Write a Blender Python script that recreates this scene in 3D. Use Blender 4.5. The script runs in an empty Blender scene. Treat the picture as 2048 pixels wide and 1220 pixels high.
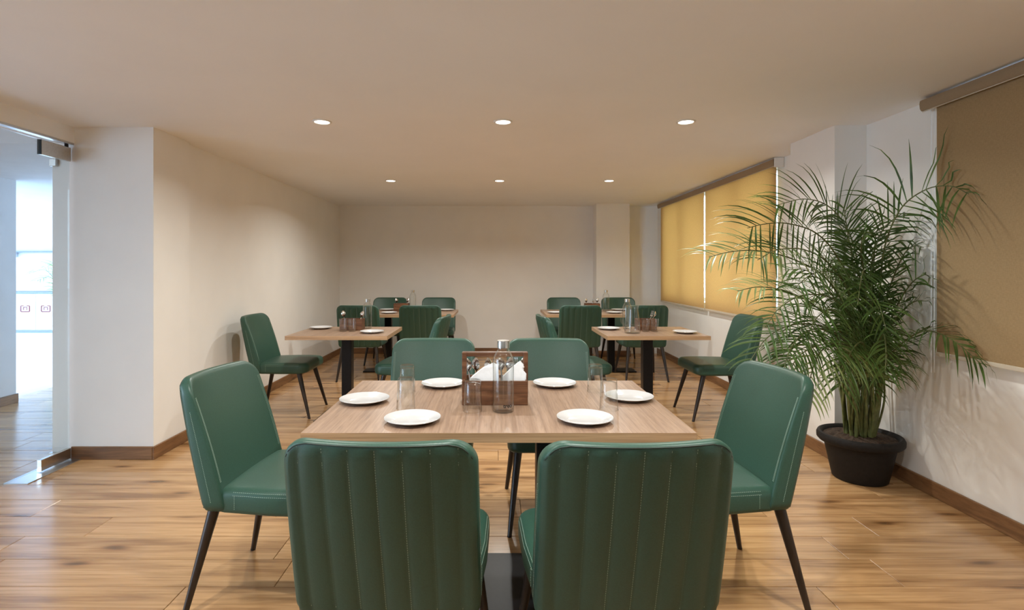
import bpy, bmesh, math, random
from mathutils import Vector, Matrix
R = math.radians
PI = math.pi
random.seed(7)
SC = bpy.context.scene
COL = SC.collection

# ------------------------------------------------------------------ camera, world, exposure
CAM_Z = 1.30
cam = bpy.data.objects.new('camera', bpy.data.cameras.new('camera'))
COL.objects.link(cam)
cam.location = (0, 0, CAM_Z)
cam.rotation_euler = (R(90), 0, 0)
cam.data.sensor_fit = 'HORIZONTAL'
cam.data.sensor_width = 36.0
cam.data.lens = 1080.0 / 2048.0 * 36.0
cam.data.shift_x = 36.0 / 2048.0
cam.data.shift_y = -72.0 / 2048.0
cam.data.clip_start = 0.02
SC.camera = cam

world = bpy.data.worlds.new('World')
SC.world = world
world.use_nodes = True
wb = world.node_tree.nodes['Background']
wb.inputs[0].default_value = (0.60, 0.79, 1.0, 1)
wb.inputs[1].default_value = 7.5

SC.view_settings.view_transform = 'Standard'
SC.view_settings.look = 'None'
SC.view_settings.gamma = 1.0
SC.view_settings.use_curve_mapping = False
SC.view_settings.exposure = 0.22
SC.cycles.max_bounces = 18
SC.cycles.transmission_bounces = 16
SC.cycles.glossy_bounces = 8
SC.cycles.diffuse_bounces = 8
SC.cycles.transparent_max_bounces = 24
SC.cycles.sample_clamp_indirect = 6.0
SC.cycles.caustics_reflective = False
SC.cycles.caustics_refractive = False

LAMP_W = 15.2
LAMP_COL = (1.0, 0.99, 0.93)

# ------------------------------------------------------------------ room measures (metres, y = away from the camera)
CEIL = 2.27
XR, XL = 2.515, -2.37
YB = 8.30
YF = -2.6
XG = -2.89            # glass door plane

# ------------------------------------------------------------------ materials
def new_mat(name):
    m = bpy.data.materials.new(name)
    m.use_nodes = True
    nt = m.node_tree
    return m, nt, nt.nodes['Principled BSDF']

def node(nt, kind, **kw):
    n = nt.nodes.new(kind)
    for k, v in kw.items():
        if k in n.inputs.keys():
            n.inputs[k].default_value = v
        else:
            setattr(n, k, v)
    return n

def ramp(nt, fac, stops):
    r = nt.nodes.new('ShaderNodeValToRGB')
    el = r.color_ramp.elements
    while len(el) > 1:
        el.remove(el[-1])
    el[0].position, el[0].color = stops[0][0], (*stops[0][1], 1)
    for p, c in stops[1:]:
        e = el.new(p)
        e.color = (*c, 1)
    nt.links.new(fac, r.inputs[0])
    return r.outputs[0]

def mixc(nt, a, b, fac, blend='MIX'):
    m = nt.nodes.new('ShaderNodeMix')
    m.data_type = 'RGBA'
    m.blend_type = blend
    for sock, v in ((m.inputs[0], fac), (m.inputs[6], a), (m.inputs[7], b)):
        if isinstance(v, (int, float)):
            sock.default_value = v
        elif isinstance(v, tuple):
            sock.default_value = (*v, 1)
        else:
            nt.links.new(v, sock)
    return m.outputs[2]

def bump(nt, h, strength, dist, bsdf):
    b = nt.nodes.new('ShaderNodeBump')
    b.inputs['Strength'].default_value = strength
    b.inputs['Distance'].default_value = dist
    nt.links.new(h, b.inputs['Height'])
    nt.links.new(b.outputs[0], bsdf.inputs['Normal'])

def coords(nt, scale=(1, 1, 1), rand=0.0, kind='Object', rot=(0, 0, 0)):
    tc = nt.nodes.new('ShaderNodeTexCoord')
    mp = nt.nodes.new('ShaderNodeMapping')
    mp.inputs['Scale'].default_value = scale
    mp.inputs['Rotation'].default_value = rot
    src = tc.outputs[kind]
    if rand:
        oi = nt.nodes.new('ShaderNodeObjectInfo')
        mu = nt.nodes.new('ShaderNodeMath')
        mu.operation = 'MULTIPLY'
        mu.inputs[1].default_value = rand
        nt.links.new(oi.outputs['Random'], mu.inputs[0])
        ad = nt.nodes.new('ShaderNodeVectorMath')
        ad.operation = 'ADD'
        nt.links.new(src, ad.inputs[0])
        nt.links.new(mu.outputs[0], ad.inputs[1])
        src = ad.outputs[0]
    nt.links.new(src, mp.inputs[0])
    return mp.outputs[0]

def plain(name, col, rough=0.5, metal=0.0, noise=0.0, nscale=30, bmp=0.0, spec=0.5, coat=0.0):
    m, nt, b = new_mat(name)
    b.inputs['Base Color'].default_value = (*col, 1)
    b.inputs['Roughness'].default_value = rough
    b.inputs['Metallic'].default_value = metal
    b.inputs['Specular IOR Level'].default_value = spec
    b.inputs['Coat Weight'].default_value = coat
    n = node(nt, 'ShaderNodeTexNoise', Scale=nscale, Detail=4.0)
    nt.links.new(coords(nt), n.inputs['Vector'])
    if noise:
        lo = tuple(c * (1 - noise) for c in col)
        hi = tuple(min(1, c * (1 + noise)) for c in col)
        nt.links.new(ramp(nt, n.outputs[0], [(0.3, lo), (0.7, hi)]), b.inputs['Base Color'])
    if bmp:
        bump(nt, n.outputs[0], bmp, 0.003, b)
    return m

def wood(name, lo, mid, hi, scale=(1.2, 14, 14), rough=0.4, rand=0.0, fine=1.0, knots=False, bmp=0.05, tint=0.0):
    m, nt, b = new_mat(name)
    v = coords(nt, scale, rand)
    n1 = node(nt, 'ShaderNodeTexNoise', Scale=1.6, Detail=7.0, Roughness=0.62, Distortion=0.7)
    nt.links.new(v, n1.inputs['Vector'])
    c = ramp(nt, n1.outputs[0], [(0.28, lo), (0.5, mid), (0.72, hi)])
    v2 = coords(nt, (scale[0] * 2.5, scale[1] * 7, scale[2] * 7), rand)
    n2 = node(nt, 'ShaderNodeTexNoise', Scale=1.5, Detail=4.0, Roughness=0.6)
    nt.links.new(v2, n2.inputs['Vector'])
    g = ramp(nt, n2.outputs[0], [(0.33, (0.62, 0.58, 0.52)), (0.52, (1, 1, 1)), (0.75, (1.0, 1.0, 1.0))])
    c = mixc(nt, c, g, 0.62 * fine, 'MULTIPLY')
    if knots:
        v3 = coords(nt, (1.0, 3.3, 1.0), rand * 0.7)
        vd = node(nt, 'ShaderNodeTexNoise', Scale=3.0, Detail=3.0)
        nt.links.new(v3, vd.inputs['Vector'])
        vv = mixc(nt, v3, vd.outputs['Color'], 0.10)
        vo = node(nt, 'ShaderNodeTexVoronoi', voronoi_dimensions='2D')
        vo.inputs['Scale'].default_value = 1.0
        vo.inputs['Randomness'].default_value = 1.0
        nt.links.new(vv, vo.inputs['Vector'])
        k = ramp(nt, vo.outputs['Distance'], [(0.0, (0.20, 0.15, 0.12)), (0.030, (0.30, 0.24, 0.20)), (0.055, (0.62, 0.54, 0.46)), (0.075, (0.80, 0.74, 0.68)), (0.14, (1, 1, 1))])
        c = mixc(nt, c, k, 0.85, 'MULTIPLY')
        v4 = coords(nt, (0.7, 5.0, 1.0), rand * 1.3)
        n4 = node(nt, 'ShaderNodeTexNoise', Scale=1.3, Detail=3.0, Distortion=0.5)
        nt.links.new(v4, n4.inputs['Vector'])
        s = ramp(nt, n4.outputs[0], [(0.32, (0.52, 0.44, 0.37)), (0.45, (1, 1, 1))])
        c = mixc(nt, c, s, 0.8, 'MULTIPLY')
    if tint:
        oi = nt.nodes.new('ShaderNodeObjectInfo')
        t = ramp(nt, oi.outputs['Random'], [(0, (1 - tint, 1 - tint, 1 - tint)), (1, (1, 1, 1))])
        c = mixc(nt, c, t, 1.0, 'MULTIPLY')
    nt.links.new(c, b.inputs['Base Color'])
    b.inputs['Roughness'].default_value = rough
    if knots:
        b.inputs['Specular IOR Level'].default_value = 0.75
    bump(nt, n2.outputs[0], bmp, 0.002, b)
    return m

def thin_glass(name, tint=(0.93, 0.97, 0.97), refl=0.9, body=None):
    m, nt, b = new_mat(name)
    nt.nodes.remove(b)
    out = nt.nodes['Material Output']
    tr = node(nt, 'ShaderNodeBsdfTransparent', Color=(*tint, 1))
    gl = node(nt, 'ShaderNodeBsdfGlossy', Color=(refl, refl, refl, 1), Roughness=0.02)
    fr = node(nt, 'ShaderNodeFresnel', IOR=1.45)
    ge = nt.nodes.new('ShaderNodeNewGeometry')
    io = node(nt, 'ShaderNodeMapRange')
    io.inputs['To Min'].default_value = 1.45
    io.inputs['To Max'].default_value = 1.0 / 1.45
    nt.links.new(ge.outputs['Backfacing'], io.inputs['Value'])
    nt.links.new(io.outputs[0], fr.inputs['IOR'])
    mx = nt.nodes.new('ShaderNodeMixShader')
    nt.links.new(fr.outputs[0], mx.inputs[0])
    nt.links.new(tr.outputs[0], mx.inputs[1])
    nt.links.new(gl.outputs[0], mx.inputs[2])
    res = mx.outputs[0]
    if body:
        # longer path through the wall of the vessel at its rim: more absorption
        lw = node(nt, 'ShaderNodeLayerWeight', Blend=0.5)
        nt.links.new(ramp(nt, lw.outputs['Facing'], [(0.0, tint), (0.62, tuple(c * 0.97 for c in tint)), (0.86, (0.62, 0.64, 0.63)), (1.0, body)]), tr.inputs['Color'])
    nt.links.new(res, out.inputs['Surface'])
    return m

def fabric_blind(name, col, trans):
    m, nt, b = new_mat(name)
    nt.nodes.remove(b)
    out = nt.nodes['Material Output']
    v = coords(nt, (1, 1, 1))
    n = node(nt, 'ShaderNodeTexNoise', Scale=1.0, Detail=2.0)
    nt.links.new(coords(nt, (1, 260, 60)), n.inputs['Vector'])
    n2 = node(nt, 'ShaderNodeTexNoise', Scale=1.0, Detail=2.0)
    nt.links.new(coords(nt, (1, 60, 260)), n2.inputs['Vector'])
    mm = mixc(nt, n.outputs[0], n2.outputs[0], 0.5)
    c = ramp(nt, mm, [(0.38, tuple(x * 0.91 for x in col)), (0.62, tuple(min(1, x * 1.07) for x in col))])
    d = nt.nodes.new('ShaderNodeBsdfDiffuse')
    t = nt.nodes.new('ShaderNodeBsdfTranslucent')
    nt.links.new(c, d.inputs[0])
    nt.links.new(c, t.inputs[0])
    mx = nt.nodes.new('ShaderNodeMixShader')
    mx.inputs[0].default_value = trans
    nt.links.new(d.outputs[0], mx.inputs[1])
    nt.links.new(t.outputs[0], mx.inputs[2])
    nt.links.new(mx.outputs[0], out.inputs['Surface'])
    return m

def leaf_mat(name, lo, hi):
    m, nt, b = new_mat(name)
    out = nt.nodes['Material Output']
    n = node(nt, 'ShaderNodeTexNoise', Scale=9.0, Detail=3.0)
    nt.links.new(coords(nt), n.inputs['Vector'])
    c = ramp(nt, n.outputs[0], [(0.3, lo), (0.7, hi)])
    nt.links.new(c, b.inputs['Base Color'])
    b.inputs['Roughness'].default_value = 0.38
    t = nt.nodes.new('ShaderNodeBsdfTranslucent')
    nt.links.new(c, t.inputs[0])
    mx = nt.nodes.new('ShaderNodeMixShader')
    mx.inputs[0].default_value = 0.25
    nt.links.new(b.outputs[0], mx.inputs[1])
    nt.links.new(t.outputs[0], mx.inputs[2])
    nt.links.new(mx.outputs[0], out.inputs['Surface'])
    return m

def emit(name, col, s):
    m, nt, b = new_mat(name)
    b.inputs['Base Color'].default_value = (*col, 1)
    b.inputs['Emission Color'].default_value = (*col, 1)
    b.inputs['Emission Strength'].default_value = s
    return m

M = {}
M['wall'] = plain('wall_paint', (0.84, 0.83, 0.80), 0.62, noise=0.02, nscale=3, bmp=0.06)
M['ceiling'] = plain('ceiling_paint', (0.87, 0.87, 0.86), 0.7, noise=0.015, nscale=2, bmp=0.03)
M['outwall'] = plain('outdoor_plaster', (0.72, 0.75, 0.80), 0.8, noise=0.03, nscale=5)
M['concrete'] = plain('pale_paving', (0.66, 0.68, 0.72), 0.7, noise=0.06, nscale=3)
M['floor'] = wood('laminate_oak', (0.27, 0.135, 0.055), (0.53, 0.305, 0.138), (0.68, 0.43, 0.215), (0.55, 9, 9), 0.20, rand=53.0, knots=True, tint=0.14, bmp=0.04)
M['subfloor'] = plain('subfloor', (0.10, 0.06, 0.035), 0.8, noise=0.1)
M['skirt'] = wood('skirting_wood', (0.10, 0.048, 0.02), (0.22, 0.108, 0.045), (0.31, 0.165, 0.075), (9, 1.2, 9), 0.45, knots=False)
M['skirtx'] = wood('skirting_wood_across', (0.10, 0.048, 0.02), (0.22, 0.108, 0.045), (0.31, 0.165, 0.075), (1.2, 9, 9), 0.45, knots=False)
M['ttop'] = wood('table_walnut', (0.225, 0.138, 0.092), (0.335, 0.22, 0.15), (0.425, 0.29, 0.203), (42, 0.9, 42), 0.33, rand=11.0, fine=0.9)
M['tedge'] = wood('table_edge_oak', (0.28, 0.165, 0.085), (0.42, 0.26, 0.14), (0.52, 0.34, 0.19), (1.0, 40, 60), 0.42, rand=5.0)
M['caddy'] = wood('caddy_sheesham', (0.055, 0.022, 0.010), (0.135, 0.056, 0.026), (0.235, 0.11, 0.052), (3, 12, 30), 0.38)
M['green'] = plain('green_leather', (0.029, 0.080, 0.056), 0.40, noise=0.10, nscale=260, bmp=0.10, spec=0.42)
M['thread'] = plain('pale_thread', (0.27, 0.38, 0.31), 0.7, noise=0.1)
M['piping'] = plain('dark_piping', (0.012, 0.03, 0.022), 0.5, noise=0.1)
M['leg'] = wood('dark_walnut_leg', (0.008, 0.006, 0.005), (0.020, 0.013, 0.009), (0.04, 0.024, 0.015), (14, 14, 1.5), 0.35)
M['black'] = plain('black_steel', (0.008, 0.008, 0.009), 0.34, noise=0.2, nscale=50, spec=0.22)
M['plate'] = plain('white_porcelain', (0.63, 0.64, 0.65), 0.12, noise=0.01, coat=0.3)
M['steel'] = plain('brushed_steel', (0.62, 0.60, 0.57), 0.25, metal=1.0, noise=0.08, nscale=120)
M['chrome'] = plain('polished_steel', (0.72, 0.72, 0.72), 0.12, metal=1.0, noise=0.03)
M['aluminium'] = plain('aluminium', (0.62, 0.64, 0.66), 0.3, metal=1.0, noise=0.05)
M['napkin'] = plain('white_paper', (0.88, 0.89, 0.90), 0.85, noise=0.03, nscale=60, bmp=0.2)
M['glass'] = thin_glass('clear_tumbler_glass', (0.985, 0.99, 0.985), 1.0, (0.22, 0.24, 0.235))
M['pane'] = thin_glass('clear_pane', (0.95, 0.98, 0.985), 0.9)
M['winglass'] = thin_glass('window_pane', (0.96, 0.98, 0.99), 0.8)
M['white'] = plain('white_plastic', (0.78, 0.78, 0.76), 0.4, noise=0.02)
M['upvc'] = plain('white_window_frame', (0.72, 0.74, 0.77), 0.4, noise=0.02)
M['blind'] = fabric_blind('tan_blind_fabric', (0.74, 0.535, 0.265), 0.46)
M['blind_dim'] = fabric_blind('weak_backlight_fabric', (0.40, 0.275, 0.145), 0.10)  # weak backlight put into the fabric: darker and less translucent than the far blinds
M['header'] = plain('tan_cassette', (0.30, 0.215, 0.13), 0.5, noise=0.06, nscale=200)
M['bar'] = plain('beige_bottom_bar', (0.62, 0.54, 0.42), 0.5, noise=0.03)
M['pot'] = plain('black_plastic_pot', (0.016, 0.014, 0.013), 0.6, noise=0.2, nscale=60, bmp=0.1, spec=0.2)
M['soil'] = plain('potting_soil', (0.045, 0.026, 0.015), 0.95, noise=0.6, nscale=90, bmp=1.0)
M['leaf'] = leaf_mat('palm_leaf', (0.040, 0.090, 0.018), (0.115, 0.205, 0.048))
M['leafpale'] = leaf_mat('palm_leaf_pale', (0.19, 0.28, 0.09), (0.36, 0.45, 0.19))
M['cane'] = plain('palm_cane', (0.12, 0.14, 0.045), 0.5, noise=0.4, nscale=25)
M['lens'] = emit('lamp_lens', (1.0, 0.93, 0.82), 9.0)
M['slate'] = plain('grey_blue_stone', (0.20, 0.24, 0.30), 0.6, noise=0.1)
M['ink'] = plain('black_print', (0.01, 0.01, 0.01), 0.5, noise=0.05)
M['redink'] = plain('red_print', (0.16, 0.012, 0.03), 0.6, noise=0.05)

# ------------------------------------------------------------------ mesh helpers
class MB:
    def __init__(s):
        s.v, s.f = [], []
    def add(s, vs, fs):
        o = len(s.v)
        s.v += [tuple(p) for p in vs]
        s.f += [tuple(i + o for i in f) for f in fs]
        return s
    def box(s, x0, x1, y0, y1, z0, z1):
        return s.add([(x0, y0, z0), (x1, y0, z0), (x1, y1, z0), (x0, y1, z0), (x0, y0, z1), (x1, y0, z1), (x1, y1, z1), (x0, y1, z1)],
                     [(3, 2, 1, 0), (4, 5, 6, 7), (0, 1, 5, 4), (1, 2, 6, 5), (2, 3, 7, 6), (3, 0, 4, 7)])
    def bbox(s, x0, x1, y0, y1, z0, z1, b=0.004, seg=2):
        bm = bmesh.new()
        bmesh.ops.create_cube(bm, size=1)
        for v in bm.verts:
            v.co = ((x0 + x1) / 2 + v.co.x * (x1 - x0), (y0 + y1) / 2 + v.co.y * (y1 - y0), (z0 + z1) / 2 + v.co.z * (z1 - z0))
        bmesh.ops.bevel(bm, geom=bm.edges[:], offset=b, segments=seg, affect='EDGES', profile=0.5)
        bm.verts.index_update()
        s.add([v.co[:] for v in bm.verts], [[v.index for v in f.verts] for f in bm.faces])
        bm.free()
        return s
    def lathe(s, prof, n=32, c=(0, 0, 0), sx=1.0, sy=1.0):
        vs = []
        for r, z in prof:
            for k in range(n):
                a = 2 * PI * k / n
                vs.append((c[0] + sx * r * math.cos(a), c[1] + sy * r * math.sin(a), c[2] + z))
        fs = []
        for i in range(len(prof) - 1):
            for k in range(n):
                k2 = (k + 1) % n
                fs.append((i * n + k, i * n + k2, (i + 1) * n + k2, (i + 1) * n + k))
        if prof[0][0] > 1e-6:
            pass
        return s.add(vs, fs)
    def disc(s, r, z, n=32, c=(0, 0, 0), up=True):
        vs = [(c[0] + r * math.cos(2 * PI * k / n), c[1] + r * math.sin(2 * PI * k / n), c[2] + z) for k in range(n)]
        f = tuple(range(n))
        return s.add(vs, [f if up else f[::-1]])
    def tube(s, pts, rad, n=8, caps=True):
        pts = [Vector(p) for p in pts]
        if not hasattr(rad, '__len__'):
            rad = [rad] * len(pts)
        vs, fs = [], []
        ref = Vector((0.13, 0.41, 0.9))
        for i, p in enumerate(pts):
            t = (pts[min(i + 1, len(pts) - 1)] - pts[max(i - 1, 0)]).normalized()
            if abs(t.dot(ref)) > 0.95:
                ref = Vector((0.9, 0.1, 0.2))
            a = t.cross(ref).normalized()
            b = t.cross(a).normalized()
            for k in range(n):
                w = 2 * PI * k / n
                vs.append(p + (a * math.cos(w) + b * math.sin(w)) * rad[i])
        for i in range(len(pts) - 1):
            for k in range(n):
                k2 = (k + 1) % n
                fs.append((i * n + k, i * n + k2, (i + 1) * n + k2, (i + 1) * n + k))
        if caps:
            fs.append(tuple(range(n))[::-1])
            fs.append(tuple((len(pts) - 1) * n + k for k in range(n)))
        return s.add(vs, fs)
    def mesh(s, name, mat, smooth=False):
        me = bpy.data.meshes.new(name)
        me.from_pydata(s.v, [], s.f)
        bm = bmesh.new()
        bm.from_mesh(me)
        bmesh.ops.recalc_face_normals(bm, faces=bm.faces[:])
        bm.to_mesh(me)
        bm.free()
        me.materials.append(mat)
        if smooth:
            me.polygons.foreach_set('use_smooth', [True] * len(me.polygons))
            me.set_sharp_from_angle(angle=R(smooth if smooth > 1 else 40))
        me.update()
        return me
    def build(s, name, mat, parent=None, smooth=False, loc=(0, 0, 0), rotz=0.0):
        return link(name, s.mesh(name, mat, smooth), parent, loc, rotz)

def link(name, me, parent=None, loc=(0, 0, 0), rotz=0.0):
    o = bpy.data.objects.new(name, me)
    COL.objects.link(o)
    o.parent = parent
    o.location = loc
    o.rotation_euler = (0, 0, rotz)
    return o

def tag(o, label, cat, group=None):
    o['label'] = label
    o['category'] = cat
    if group:
        o['group'] = group
    return o

def thing(name, label, cat, loc=(0, 0, 0), rotz=0.0, group=None):
    return tag(link(name, None, None, loc, rotz), label, cat, group)

def struct(o, label=None):
    o['kind'] = 'structure'
    if label:
        o['label'] = label
    return o

def copy_tree(o, parent=None):
    c = o.copy()
    COL.objects.link(c)
    c.parent = parent
    for ch in list(o.children):
        copy_tree(ch, c)
    return c

def place(proto, used, loc, rotz, label, group):
    o = copy_tree(proto) if used[0] else proto
    used[0] = True
    o.location = loc
    o.rotation_euler = (0, 0, rotz)
    o['label'] = label
    if group:
        o['group'] = group
    return o

# ------------------------------------------------------------------ the setting
fl = struct(MB().box(-4.9, XR + 0.1, YF, YB + 0.1, -0.06, -0.013).build('floor', M['subfloor']), 'brown oak laminate floor of wide planks running across the room')
PW, PL = 0.208, 1.29
plank_cache = {}
def plank_mesh(L):
    k = round(L, 3)
    if k not in plank_cache:
        g = 0.0012
        plank_cache[k] = MB().bbox(-L / 2 + g, L / 2 - g, -PW / 2 + g, PW / 2 - g, -0.013, 0.0, 0.0016, 1).mesh('plank', M['floor'])
    return plank_cache[k]
offs = [0.0, 0.52, 0.21, 0.78, 0.36, 0.93, 0.12, 0.64]
X0, X1 = -4.86, XR
row = 0
y = 0.755
while y < YB:
    x = X0 - PL * offs[(row * 3) % 8]
    while x < X1 - 0.02:
        a, b = max(x, X0), min(x + PL, X1)
        if b - a > 0.04 and not (a < XL - 0.4 and b < XL - 0.02 and y > 6.0):
            link('plank', plank_mesh(b - a), fl, ((a + b) / 2, y + PW / 2, 0))
        x += PL
    y += PW
    row += 1
# the stretch behind the camera, out of the picture
MB().box(X0, X1, YF, 0.755, -0.013, -0.0005).build('plank_field', M['floor'], fl)

struct(MB().box(XG - 0.12, XR + 0.2, YF - 0.1, YB + 0.2, CEIL, CEIL + 0.12).build('ceiling', M['ceiling']), 'flat beige painted ceiling with six recessed lights')
struct(MB().box(-3.1, XR + 0.2, YB, YB + 0.2, -0.02, CEIL).build('wall_back', M['wall']), 'plain cream back wall behind the far tables')
struct(MB().box(XL - 0.2, XL, 4.12, YB, -0.02, CEIL).build('wall_left', M['wall']), 'cream wall on the left beyond the entrance column')
struct(MB().box(-3.02, -2.33, 3.694, 4.13, -0.02, CEIL).build('wall_left_column', M['wall']), 'square cream column beside the glass door')
struct(MB().box(XG - 0.12, XR + 0.2, YF - 0.2, YF, -0.02, CEIL).build('wall_front', M['wall']), 'cream wall behind the viewer')
# window wall with two openings
W1 = (4.79, 7.90)
W2 = (0.70, 2.93)
SILL, HEADZ = 0.90, 2.255
mb = MB()
mb.box(XR, XR + 0.2, YF, YB, -0.02, SILL)
mb.box(XR, XR + 0.2, YF, YB, HEADZ, CEIL)
for a, b in ((YF, W2[0]), (W2[1], W1[0]), (W1[1], YB)):
    mb.box(XR, XR + 0.2, a, b, SILL, HEADZ)
struct(mb.build('wall_right', M['wall']), 'cream wall on the right with two wide blind-covered windows')
struct(MB().box(2.30, XR, 3.646, 4.19, -0.02, CEIL).build('wall_right_column', M['wall']), 'cream column jutting from the right wall behind the palm')
struct(MB().box(1.52, 2.015, 8.02, YB, -0.02, CEIL).build('wall_back_column', M['wall']), 'cream column in the far right corner')

# skirting
BH, BT = 0.088, 0.014
def skirt(name, x0, x1, y0, y1, across, label):
    return struct(MB().bbox(x0, x1, y0, y1, 0.0, BH, 0.003, 1).build(name, M['skirtx' if across else 'skirt']), label)
skirt('baseboard_back', XL + BT, 1.52 - BT, YB - BT, YB, True, 'brown wooden skirting along the back wall')
skirt('baseboard_back_column', 1.52 - BT, 2.015 + BT, 8.02 - BT, 8.02, True, 'brown wooden skirting on the far corner column')
skirt('baseboard_left', XL, XL + BT, 4.13, YB, False, 'brown wooden skirting along the left wall')
skirt('baseboard_left_column', -2.885, -2.33, 3.694 - BT, 3.694, True, 'brown wooden skirting across the front of the entrance column')
skirt('baseboard_left_column_side', -2.33, -2.33 + BT, 3.694 - BT, 4.13, False, 'brown wooden skirting on the room side of the entrance column')
skirt('baseboard_right', XR - BT, XR, 4.19, YB, False, 'brown wooden skirting under the far window')
skirt('baseboard_right_near', XR - BT, XR, YF, 3.646 - BT, False, 'brown wooden skirting under the near window')
skirt('baseboard_right_column', 2.30 - BT, 2.30, 3.646, 4.19, False, 'brown wooden skirting on the side of the column behind the palm')
skirt('baseboard_right_column_front', 2.30 - BT, XR - BT, 3.646 - BT, 3.646, True, 'dark skirting on the front of the column behind the palm')

# windows behind the blinds
def window(name, y0, y1, mull, label):
    w = struct(link(name, None, None, (XR + 0.10, (y0 + y1) / 2, SILL)), label)
    h = (y1 - y0) / 2
    H = HEADZ - SILL
    mb = MB()
    t = 0.045
    mb.box(0, 0.06, -h, h, 0, t).box(0, 0.06, -h, h, H - t, H)
    mb.box(0, 0.06, -h, -h + t, t, H - t).box(0, 0.06, h - t, h, t, H - t)
    mb.build('window_frame', M['upvc'], w)
    ys = [-h + t] + [m - (y0 + y1) / 2 for m in mull] + [h - t]
    for m in ys[1:-1]:
        MB().box(0.0, 0.06, m - 0.045, m + 0.045, t, H - t).build('mullion', M['upvc'], w)
    for i in range(len(ys) - 1):
        a = ys[i] + (0.045 if i else 0)
        b = ys[i + 1] - (0.045 if i < len(ys) - 2 else 0)
        MB().box(0.027, 0.033, a, b, t, H - t).build('pane', M['winglass'], w)
    return w
window('window_1', W1[0], W1[1], [5.55, 6.32, 7.15], 'wide far window hidden behind two tan roller blinds')
window('window_2', W2[0], W2[1], [1.45, 2.2], 'near window hidden behind a roller blind darkened for weak backlight')

# the covered terrace beyond the glass door
struct(MB().box(-30, 30, -30, 40, -0.2, -0.07).build('ground', M['concrete']), 'pale paving outside')
struct(MB().box(-12.5, -2.9, 8.45, 13.5, -0.07, 0.0).build('terrace_floor', M['concrete']), 'pale terrace floor seen through the glass door')
struct(MB().box(-12.5, -4.86, -2.6, 8.45, -0.07, -0.002).build('terrace_floor_near', M['concrete']), 'pale terrace floor left of the hallway')
struct(MB().box(-7.0, -3.02, 3.72, 8.3, 2.165, 2.40).box(-13.0, -4.5, 8.3, 11.65, 2.62, 2.75).build('ceiling_terrace', M['outwall']), 'pale lowered ceiling of the hallway beyond the door, with a roof slab added to dim the terrace')  # second slab is a roof added to cut daylight on the far terrace
struct(MB().box(-5.2, -4.655, 1.75, 5.26, -0.02, 2.27).box(-5.2, -4.655, YF - 0.2, -1.2, -0.02, 2.27).build('wall_terrace', M['outwall']), 'bluish white pier in the hallway beyond the glass door, extended out of view to limit the daylight')  # unseen lengths added to hold back daylight, gap between them lets some in
skirt('baseboard_terrace', -5.2, -4.641, 1.74, 5.274, False, 'skirting round the hallway pier')
struct(MB().box(-5.2, XG - 0.12, YF - 0.2, 3.72, CEIL, 2.40).build('ceiling_hallway', M['ceiling']), 'ceiling of the hallway outside the glass door')
struct(MB().box(-4.655, XG - 0.12, YF - 0.2, YF, -0.02, CEIL).build('wall_hallway', M['wall']), 'end wall of the hallway')
struct(MB().box(-14.0, -4.5, 11.45, 11.65, -0.05, 3.2).build('wall_terrace_far', M['outwall']), 'white wall at the far side of the terrace')
struct(MB().box(-14.0, -4.5, 10.0, 10.2, 2.44, 2.62).build('trim_1', M['slate']), 'pale beam above the terrace')

# ------------------------------------------------------------------ downlights
def downlight(x, y, label):
    t = thing('downlight', label, 'ceiling light', (x, y, CEIL), 0, 'recessed ceiling downlights')
    MB().lathe([(0.047, 0.0), (0.062, 0.0), (0.063, -0.003), (0.060, -0.006), (0.050, -0.007), (0.047, -0.004), (0.047, 0.0)], 32).build('trim_ring', M['white'], t, True)
    MB().lathe([(0.0001, -0.0065), (0.03, -0.006), (0.047, -0.0035)], 32).build('lens', M['lens'], t, True)
    ld = bpy.data.lights.new('lamp', 'AREA')
    ld.shape = 'DISK'
    ld.size = 0.06
    ld.spread = R(154)
    ld.energy = LAMP_W
    ld.color = LAMP_COL
    lo = bpy.data.objects.new('lamp', ld)
    COL.objects.link(lo)
    lo.parent = t
    lo.location = (0, 0, -0.012)
for y, rn in ((3.551, 'nearer row'), (5.919, 'farther row'), (1.18, 'row above the viewer')):
    for x, cn in ((-1.131, 'left'), (0.06, 'middle'), (1.262, 'right')):
        downlight(x, y, 'round recessed downlight, %s one of the %s' % (cn, rn))

# ------------------------------------------------------------------ glass door
dr = struct(link('door_1', None, None, (XG, 3.68, 0)), 'frameless clear glass door with steel patch fittings')
MB().box(-0.006, 0.006, -0.93, -0.012, 0.03, 2.125).build('pane', M['pane'], dr)
def patch(name, y0, y1, z0, z1, p=dr, x=0.0):
    o = MB().bbox(x - 0.012, x + 0.012, y0, y1, z0, z1, 0.003, 1).build(name, M['steel'], p)
    return o
pt = patch('top_patch_fitting', -0.245, -0.004, 2.03, 2.125)
MB().box(-0.013, 0.013, -0.249, -0.245, 2.03, 2.125).build('end_cap', M['black'], pt)
MB().tube([(0.0, -0.03, 2.125), (0, -0.03, 2.15)], 0.012, 10).build('pivot_pin', M['black'], pt)
pb = patch('bottom_patch_fitting', -0.245, -0.004, 0.012, 0.085)
MB().box(-0.013, 0.013, -0.249, -0.245, 0.012, 0.085).build('end_cap', M['chrome'], pb)
MB().bbox(-0.075, 0.075, -0.42, 0.0, 0.0, 0.005, 0.001, 1).build('floor_spring_cover', M['aluminium'], dr)
jp = MB()
MB().bbox(-0.135, -0.09, -0.01, 0.014, 2.00, 2.05, 0.002, 1).build('outer_plate', M['steel'], dr)  # small added steel plates outside the pane, at head and foot
MB().bbox(-0.135, -0.09, -0.02, 0.014, 0.0, 0.05, 0.002, 1).build('outer_plate', M['steel'], dr)
struct(MB().box(XG - 0.10, XG + 0.02, YF, 3.694, 2.16, CEIL).build('wall_left_lintel', M['wall']), 'cream lintel above the glass door')
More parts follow.
